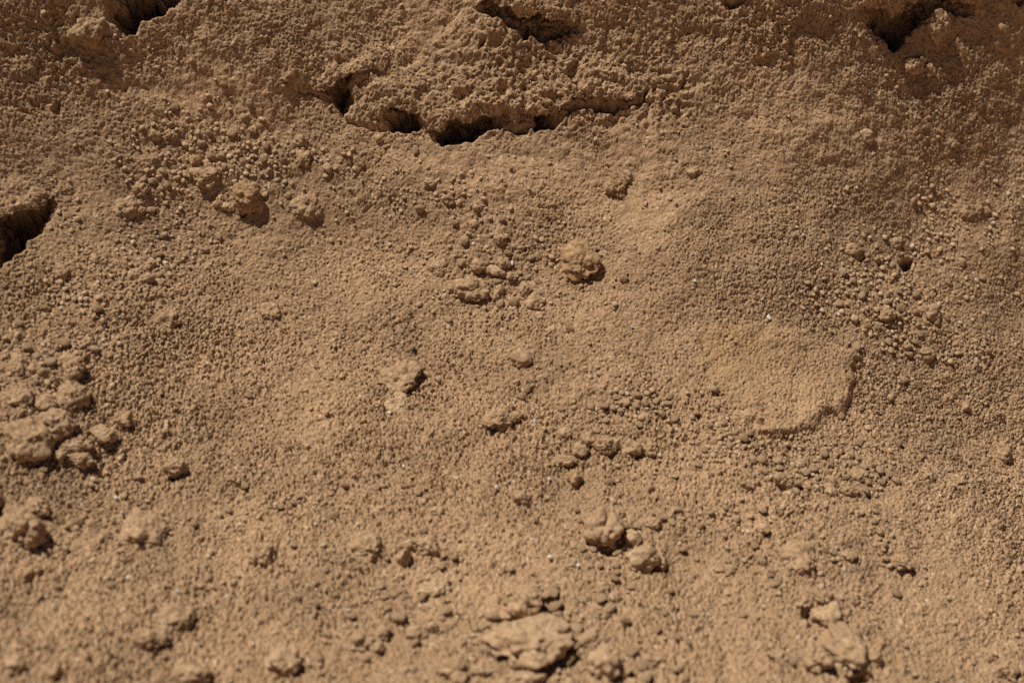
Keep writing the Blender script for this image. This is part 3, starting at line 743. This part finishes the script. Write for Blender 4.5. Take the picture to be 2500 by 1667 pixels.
# ------------------------------------------------------------------ odd specks
SPECKS = [
    (1876, 776, 15, 18, 'w', 'white quartz crumb at the top of the half-buried rock'),
    (1696, 686, 9, 9, 'w', 'tiny white grain upper left of the half-buried rock'),
    (2005, 646, 8, 8, 'w', 'tiny white grain left of the two small holes'),
    (2046, 768, 10, 9, 'w', 'pale grey-white grain left of the right-hand gravel patch'),
    (1251, 644, 13, 13, 'w', 'white crumb among the centre pebbles'),
    (66, 1337, 12, 12, 'w', 'bright white grain below the dark-sided left lump'),
    (283, 1218, 10, 10, 'w', 'white grain above the thin cracked soil flake'),
    (298, 1254, 8, 8, 'w', 'white grain at the upper left of the thin cracked flake'),
    (312, 1412, 11, 11, 'w', 'white grain below the thin cracked soil flake'),
    (432, 1446, 10, 10, 'w', 'white grain above the broad lower left lump'),
    (925, 1325, 11, 11, 'w', 'white grain beside the broad lump left of the ball-like pebble'),
    (1342, 1364, 15, 15, 'w', 'white crumb left below the shadowed upright clod'),
    (1410, 1383, 11, 11, 'w', 'white grain left of the smooth tan stone'),
    (1025, 1482, 9, 9, 'w', 'white grain above the oval pebble near the bottom'),
    (1213, 1193, 12, 12, 'w', 'white grain above left of the upright shadowed clod'),
    (1340, 1172, 11, 11, 'w', 'white grain left of the brown shadowed pebble'),
    (985, 1140, 9, 9, 'w', 'white grain in the middle of the lower slope'),
    (411, 374, 9, 9, 'w', 'white grain in the upper left gravel'),
    (951, 1009, 11, 11, 'w', 'white grain at the foot of the pale soil flake'),
    (1156, 595, 9, 9, 'w', 'white grain left of the chip with the black gap'),
    (1300, 422, 8, 8, 'w', 'white grain below the black crack in the upper middle'),
    (1305, 1030, 11, 16, 'b', 'blue-grey flake right of the diagonal lump'),
    (1543, 799, 10, 8, 'b', 'blue-grey flake left of the half-buried rock'),
    (2238, 254, 12, 9, 'b', 'pale grey flake on the upper right slope'),
    (2294, 609, 13, 13, 'y', 'yellow flake on the right slope above the gravel patch'),
]
MATS['b'] = soil_material('blue grey flake', (.24, .25, .28), (.34, .35, .39), (.45, .46, .5), bump=.4)[0]
for i, (px, py, w, h, mk, lab) in enumerate(SPECKS):
    a, b, hc, up_, ha, hb, hh = place(px, py, w, h, 1.0, .2, i)
    V, F, G = lumpy(2, 700 + i, (ha * .85, hb * .85, hh * .9), facets=5, fine=0)
    nm = {'w': 'quartz_grain', 'b': 'stone_flake', 'y': 'stone_flake'}[mk]
    o = obj(nm, mesh_from(nm, V, F, np.full(len(V), .6), smooth=False), MATS[mk], lab, nm.replace('_', ' '), {'w': 'white grains on the bank', 'b': 'coloured bits on the bank', 'y': 'coloured bits on the bank'}[mk])
    c, B = seat(a, b, hc, up_ + .0006)
    o.matrix_world = Matrix.Translation(c) @ B.to_4x4()
# a wisp of grey lint
a, b, hc, _u, ha, hb, hh = place(2281, 1157, 26, 44, .5, .3, 0)
Vl, Fl = [], []
for k in range(34):
    p = np.array([RNG.normal(0, ha * .4), RNG.normal(0, hb * .45), RNG.uniform(0, .003)]); dr = RNG.normal(size=3) * .0006
    for j in range(7):
        c0 = len(Vl)
        Vl += [p + np.array([0, .00012, 0]), p + np.array([.00010, -.00006, 0]), p + np.array([0, 0, .00018])]
        if j:
            for q in range(3): Fl.append((c0 - 3 + q, c0 - 3 + (q + 1) % 3, c0 + (q + 1) % 3, c0 + q))
        dr = dr + RNG.normal(size=3) * .0005; p = p + dr * .9; p[2] = abs(p[2])
o = obj('lint_tuft', mesh_from('lint_tuft', np.array(Vl), np.array(Fl), np.full(len(Vl), .6)), MATS['b'], 'tiny wisp of blue-grey lint on the right lower slope', 'lint')
o.matrix_world = Matrix.Translation(Vector(world(a, b, lookup(GH, a, b) + .0008))) @ BASIS.to_4x4()

# ------------------------------------------------------------------ loose granules
ZONES = [  # cx, cy, rx, ry, count, smallest, largest (photograph pixels), where
    (500, 400, 210, 110, 620, 7, 22, 'in the upper left gravel above the orange-brown stone'),
    (372, 645, 80, 55, 150, 9, 22, 'in the granule nest on the left slope'),
    (210, 730, 190, 120, 200, 6, 17, 'scattered on the left slope below the black hollow'),
    (120, 890, 120, 90, 190, 9, 30, 'on top of the left heap of clods'),
    (1200, 660, 230, 120, 420, 8, 26, 'among the centre pebbles'),
    (2170, 745, 150, 130, 850, 8, 22, 'in the right-hand gravel patch'),
    (2330, 560, 150, 120, 300, 6, 16, 'on the right slope above the gravel patch'),
    (1540, 985, 190, 90, 380, 8, 24, 'in the gravel below the half-buried rock, at its left'),
    (1760, 1085, 200, 60, 300, 8, 22, 'in the band of grit below the half-buried rock'),
    (1990, 1160, 180, 70, 420, 9, 24, 'in the lower right gravel'),
    (1300, 1570, 430, 120, 520, 11, 40, 'around the largest pale rock'),
    (2010, 1500, 150, 150, 220, 10, 28, 'around the speckled stone'),
    (1490, 1330, 210, 130, 280, 8, 24, 'around the shadowed upright clod'),
    (2060, 1350, 120, 60, 80, 9, 22, 'right of the broad dark-edged lump'),
    (760, 380, 170, 80, 180, 6, 15, 'right of the upper left gravel'),
    (1060, 480, 220, 80, 180, 6, 15, 'in the upper middle below the long dirt crust'),
    (950, 1450, 260, 160, 280, 8, 24, 'around the ball-like pebble'),
    (300, 1350, 300, 280, 260, 7, 20, 'on the lower left slope'),
    (720, 1230, 380, 230, 300, 8, 20, 'on the lower slope left of centre'),
    (1760, 1260, 330, 140, 300, 8, 20, 'on the lower slope right of centre'),
]
rows = []
for zi, (cx, cy, rx, ry, n, s0, s1, where) in enumerate(ZONES):
    r = np.abs(RNG.normal(0, .85, n)); an = RNG.random(n) * 2 * np.pi
    rows.append(np.stack([cx + rx * r * np.cos(an), cy + ry * r * np.sin(an), s0 * (s1 / s0) ** (RNG.random(n) ** 2.1), np.full(n, zi)], 1))
n = 2600
rows.append(np.stack([RNG.uniform(-60, 2560, n), RNG.uniform(-20, 1700, n), 4.5 * (14 / 4.5) ** (RNG.random(n) ** 2.6), np.full(n, -1)], 1))
n = 700
rows.append(np.stack([RNG.uniform(-60, 2560, n), RNG.uniform(850, 1700, n), 7 * (20 / 7) ** (RNG.random(n) ** 2.2), np.full(n, -1)], 1))
GR = np.concatenate(rows)
a, b = px_to_ab(GR[:, 0], GR[:, 1], REST_F)
sz = GR[:, 2] * PX * np.linalg.norm(world(a, b, 0 * a) - cam_w, axis=1)
ok = np.abs(lookup(hole, a, b)) < .001
drift = noise2(a * 24, b * 24, 51) + .6 * noise2(a * 70, b * 70, 52)
ok &= (drift > -.05 + .35 * RNG.normal(size=len(a)))
for ta, tb, tr in taken:
    ok &= np.hypot(a - ta, b - tb) > tr * .8 + sz * .3
ok &= (((a - ROCK[0]) / ROCK[2]) ** 2 + ((b - ROCK[1]) / ROCK[3]) ** 2 > .8) | (sz < .0035)
# keep the large ones apart
order = np.argsort(-sz); kept = []; cellmap = {}
for i in order:
    if not ok[i]: continue
    key = (int(a[i] // .012), int(b[i] // .012)); clash = False
    for da in (-1, 0, 1):
        for db in (-1, 0, 1):
            for j in cellmap.get((key[0] + da, key[1] + db), ()):
                if (a[i] - a[j]) ** 2 + (b[i] - b[j]) ** 2 < (.42 * (sz[i] + sz[j])) ** 2: clash = True; break
            if clash: break
        if clash: break
    if clash: continue
    cellmap.setdefault(key, []).append(i); kept.append(i)
kept = np.array(kept)
inframe = (GR[kept, 0] > 5) & (GR[kept, 0] < 2495) & (GR[kept, 1] > 5) & (GR[kept, 1] < 1662) & (GR[kept, 3] >= 0)
single = kept[inframe][np.argsort(-GR[kept[inframe], 2])][:300]
rest = np.array([i for i in kept if i not in set(single.tolist())])

VARS = []
for v in range(14):
    V, F, G = lumpy(3, 900 + v, (1, RNG.uniform(.75, 1), RNG.uniform(.42, .62)), facets=5 + v % 3, fine=0)
    q = V * 2.2
    V = V * (1 + .05 * noise3(V * 4.5 + v, 9))[:, None]
    VARS.append(mesh_from('soil_granule', V, F, .25 + .5 * h01(np.floor(q[:, 0] * 2), np.floor(q[:, 1] * 2), np.floor(q[:, 2] * 2), np.int32(v))))
for v, me in enumerate(VARS): me.materials.append(GRIT if v % 3 else CLOD)
zs = lookup(REST, a, b); NAg = lookup(NA, a, b); NBg = lookup(NB, a, b); NHg = lookup(NH, a, b)
LAND = [(68, 1078, 'largest left-edge clod'), (176, 1084, 'wedge-shaped left clod'), (175, 972, 'tall tilted left clod'), (42, 892, 'upright oblong left clod'),
        (604, 484, 'knobby orange-brown stone'), (507, 432, 'long crusted upper left lump'), (417, 328, 'squat upper left pebble'), (736, 346, 'dark-bottomed upper pebble'),
        (396, 691, 'pale oval nest pebble'), (154, 664, 'round left-slope pebble'), (1416, 640, 'knobby brown central clod'), (1151, 706, 'wide flat central clod'),
        (1208, 660, 'smooth pale central pebble'), (1266, 600, 'chip over a black gap'), (1308, 736, 'oblong central pebble'), (1073, 655, 'rounded lump left of centre'),
        (2167, 770, 'granular right-hand lump'), (2274, 762, 'right-end gravel lump'), (2264, 864, 'dark-bottomed right pebble'), (2211, 643, 'small round hole'),
        (2087, 779, 'round right-hand pebble'), (1480, 1092, 'oblong clod of the row'), (1587, 1096, 'rightmost clod of the row'), (1573, 1025, 'round pebble above the clod row'),
        (1700, 950, 'left end of the half-buried rock'), (1914, 1176, 'smooth dark-edged clod'), (2118, 1177, 'palest lower right pebble'), (1469, 1294, 'shadowed upright clod'),
        (1568, 1371, 'smooth tan stone'), (1288, 1576, 'largest pale rock'), (1473, 1634, 'rounded bottom-edge stone'), (987, 1364, 'ball-like pebble'),
        (923, 1582, 'oval bottom pebble'), (2021, 1516, 'speckled stone'), (2066, 1588, 'big dusty lump'), (1950, 1366, 'broad dark-edged lump'), (690, 1620, 'tall bottom clod'),
        (346, 1300, 'cracked thin soil flake'), (368, 1566, 'dark crescent lump'), (2381, 520, 'long right-edge lump'), (1096, 487, 'knobby upper middle pebble')]
WAYS = ['right of', 'upper right of', 'above', 'upper left of', 'left of', 'lower left of', 'below', 'lower right of']
RANK = ['nearest', 'second nearest', 'third nearest', 'fourth nearest', 'fifth nearest', 'sixth nearest', 'seventh nearest', 'eighth nearest', 'ninth nearest', 'tenth nearest', 'eleventh nearest', 'twelfth nearest']
spot = {}
for i in single:
    d, l = min((math.hypot(GR[i, 0] - x, GR[i, 1] - y), n) for n, (x, y, _) in enumerate(LAND))
    w8 = int(round(math.atan2(LAND[l][1] - GR[i, 1], GR[i, 0] - LAND[l][0]) / (math.pi / 4))) % 8
    spot.setdefault((l, w8), []).append((d, i))
tell = {}
for (l, w8), lst in spot.items():
    for n, (d, i) in enumerate(sorted(lst)):
        tell[i] = 'tan soil granule ' + WAYS[w8] + ' the ' + LAND[l][2] + (', ' + RANK[min(n, 11)] if len(lst) > 1 else '')
for k, i in enumerate(single):
    o = obj('soil_granule', VARS[k % 14], None, tell[i], 'soil granule', 'soil granules ' + ZONES[int(GR[i, 3])][7])
    r = sz[i] / 2
    q = Quaternion(Vector(RNG.normal(size=3)).normalized(), RNG.uniform(0, .5)) @ Quaternion((0, 0, 1), RNG.uniform(0, 6.28))
    c, B = seat(a[i], b[i], zs[i], r * (.14 + .20 * float(sstep(600, 1300, GR[i, 1]))) + .0003)
    o.matrix_world = Matrix.Translation(c) @ (B @ q.to_matrix()).to_4x4() @ Matrix.Scale(r * 1.08, 4)

# the rest, too many to pick apart
SV = []
for v in range(24):
    V, F, G = lumpy(2, 1500 + v, (1, RNG.uniform(.72, 1), RNG.uniform(.42, .62)), facets=6, fine=0)
    SV.append(V)
TV = [lumpy(1, 1600 + v, (1, RNG.uniform(.72, 1), RNG.uniform(.42, .62)), facets=1, fine=0)[0] * 1.12 for v in range(24)]
Vs, Fs, Gs = [], [], []; nv = 0
M3 = np.array(BASIS)
for k, i in enumerate(rest):
    lo = GR[i, 2] < 9.5; V = (TV if lo else SV)[k % 24]; an = RNG.uniform(0, 6.28); c, s_ = math.cos(an), math.sin(an)
    r = sz[i] / 2 * 1.05
    R = np.array([[c, -s_, 0], [s_, c, 0], [0, 0, 1]])
    lf = r * (.12 + .20 * float(sstep(600, 1300, GR[i, 1]))) + .0003
    Vs.append((V * r) @ R.T @ M3.T + world(a[i] + NAg[i] * lf, b[i] + NBg[i] * lf, zs[i] + NHg[i] * lf))
    Fs.append(ico(1 if lo else 2)[1] + nv); Gs.append(np.full(len(V), .2 + .75 * RNG.random())); nv += len(V)
Fs = np.concatenate(Fs)
o = obj('soil_granules', mesh_from('soil_granules', np.concatenate(Vs), Fs, np.concatenate(Gs)), GRIT,
        label='countless tiny tan soil granules strewn over the bank', cat='granules', kind='stuff')
print('granules', len(single), len(rest), 'grid', GA.shape)

print('tris', sum(sum(len(p.vertices) - 2 for p in m.polygons[:1]) * len(m.polygons) for m in bpy.data.meshes if m.users))
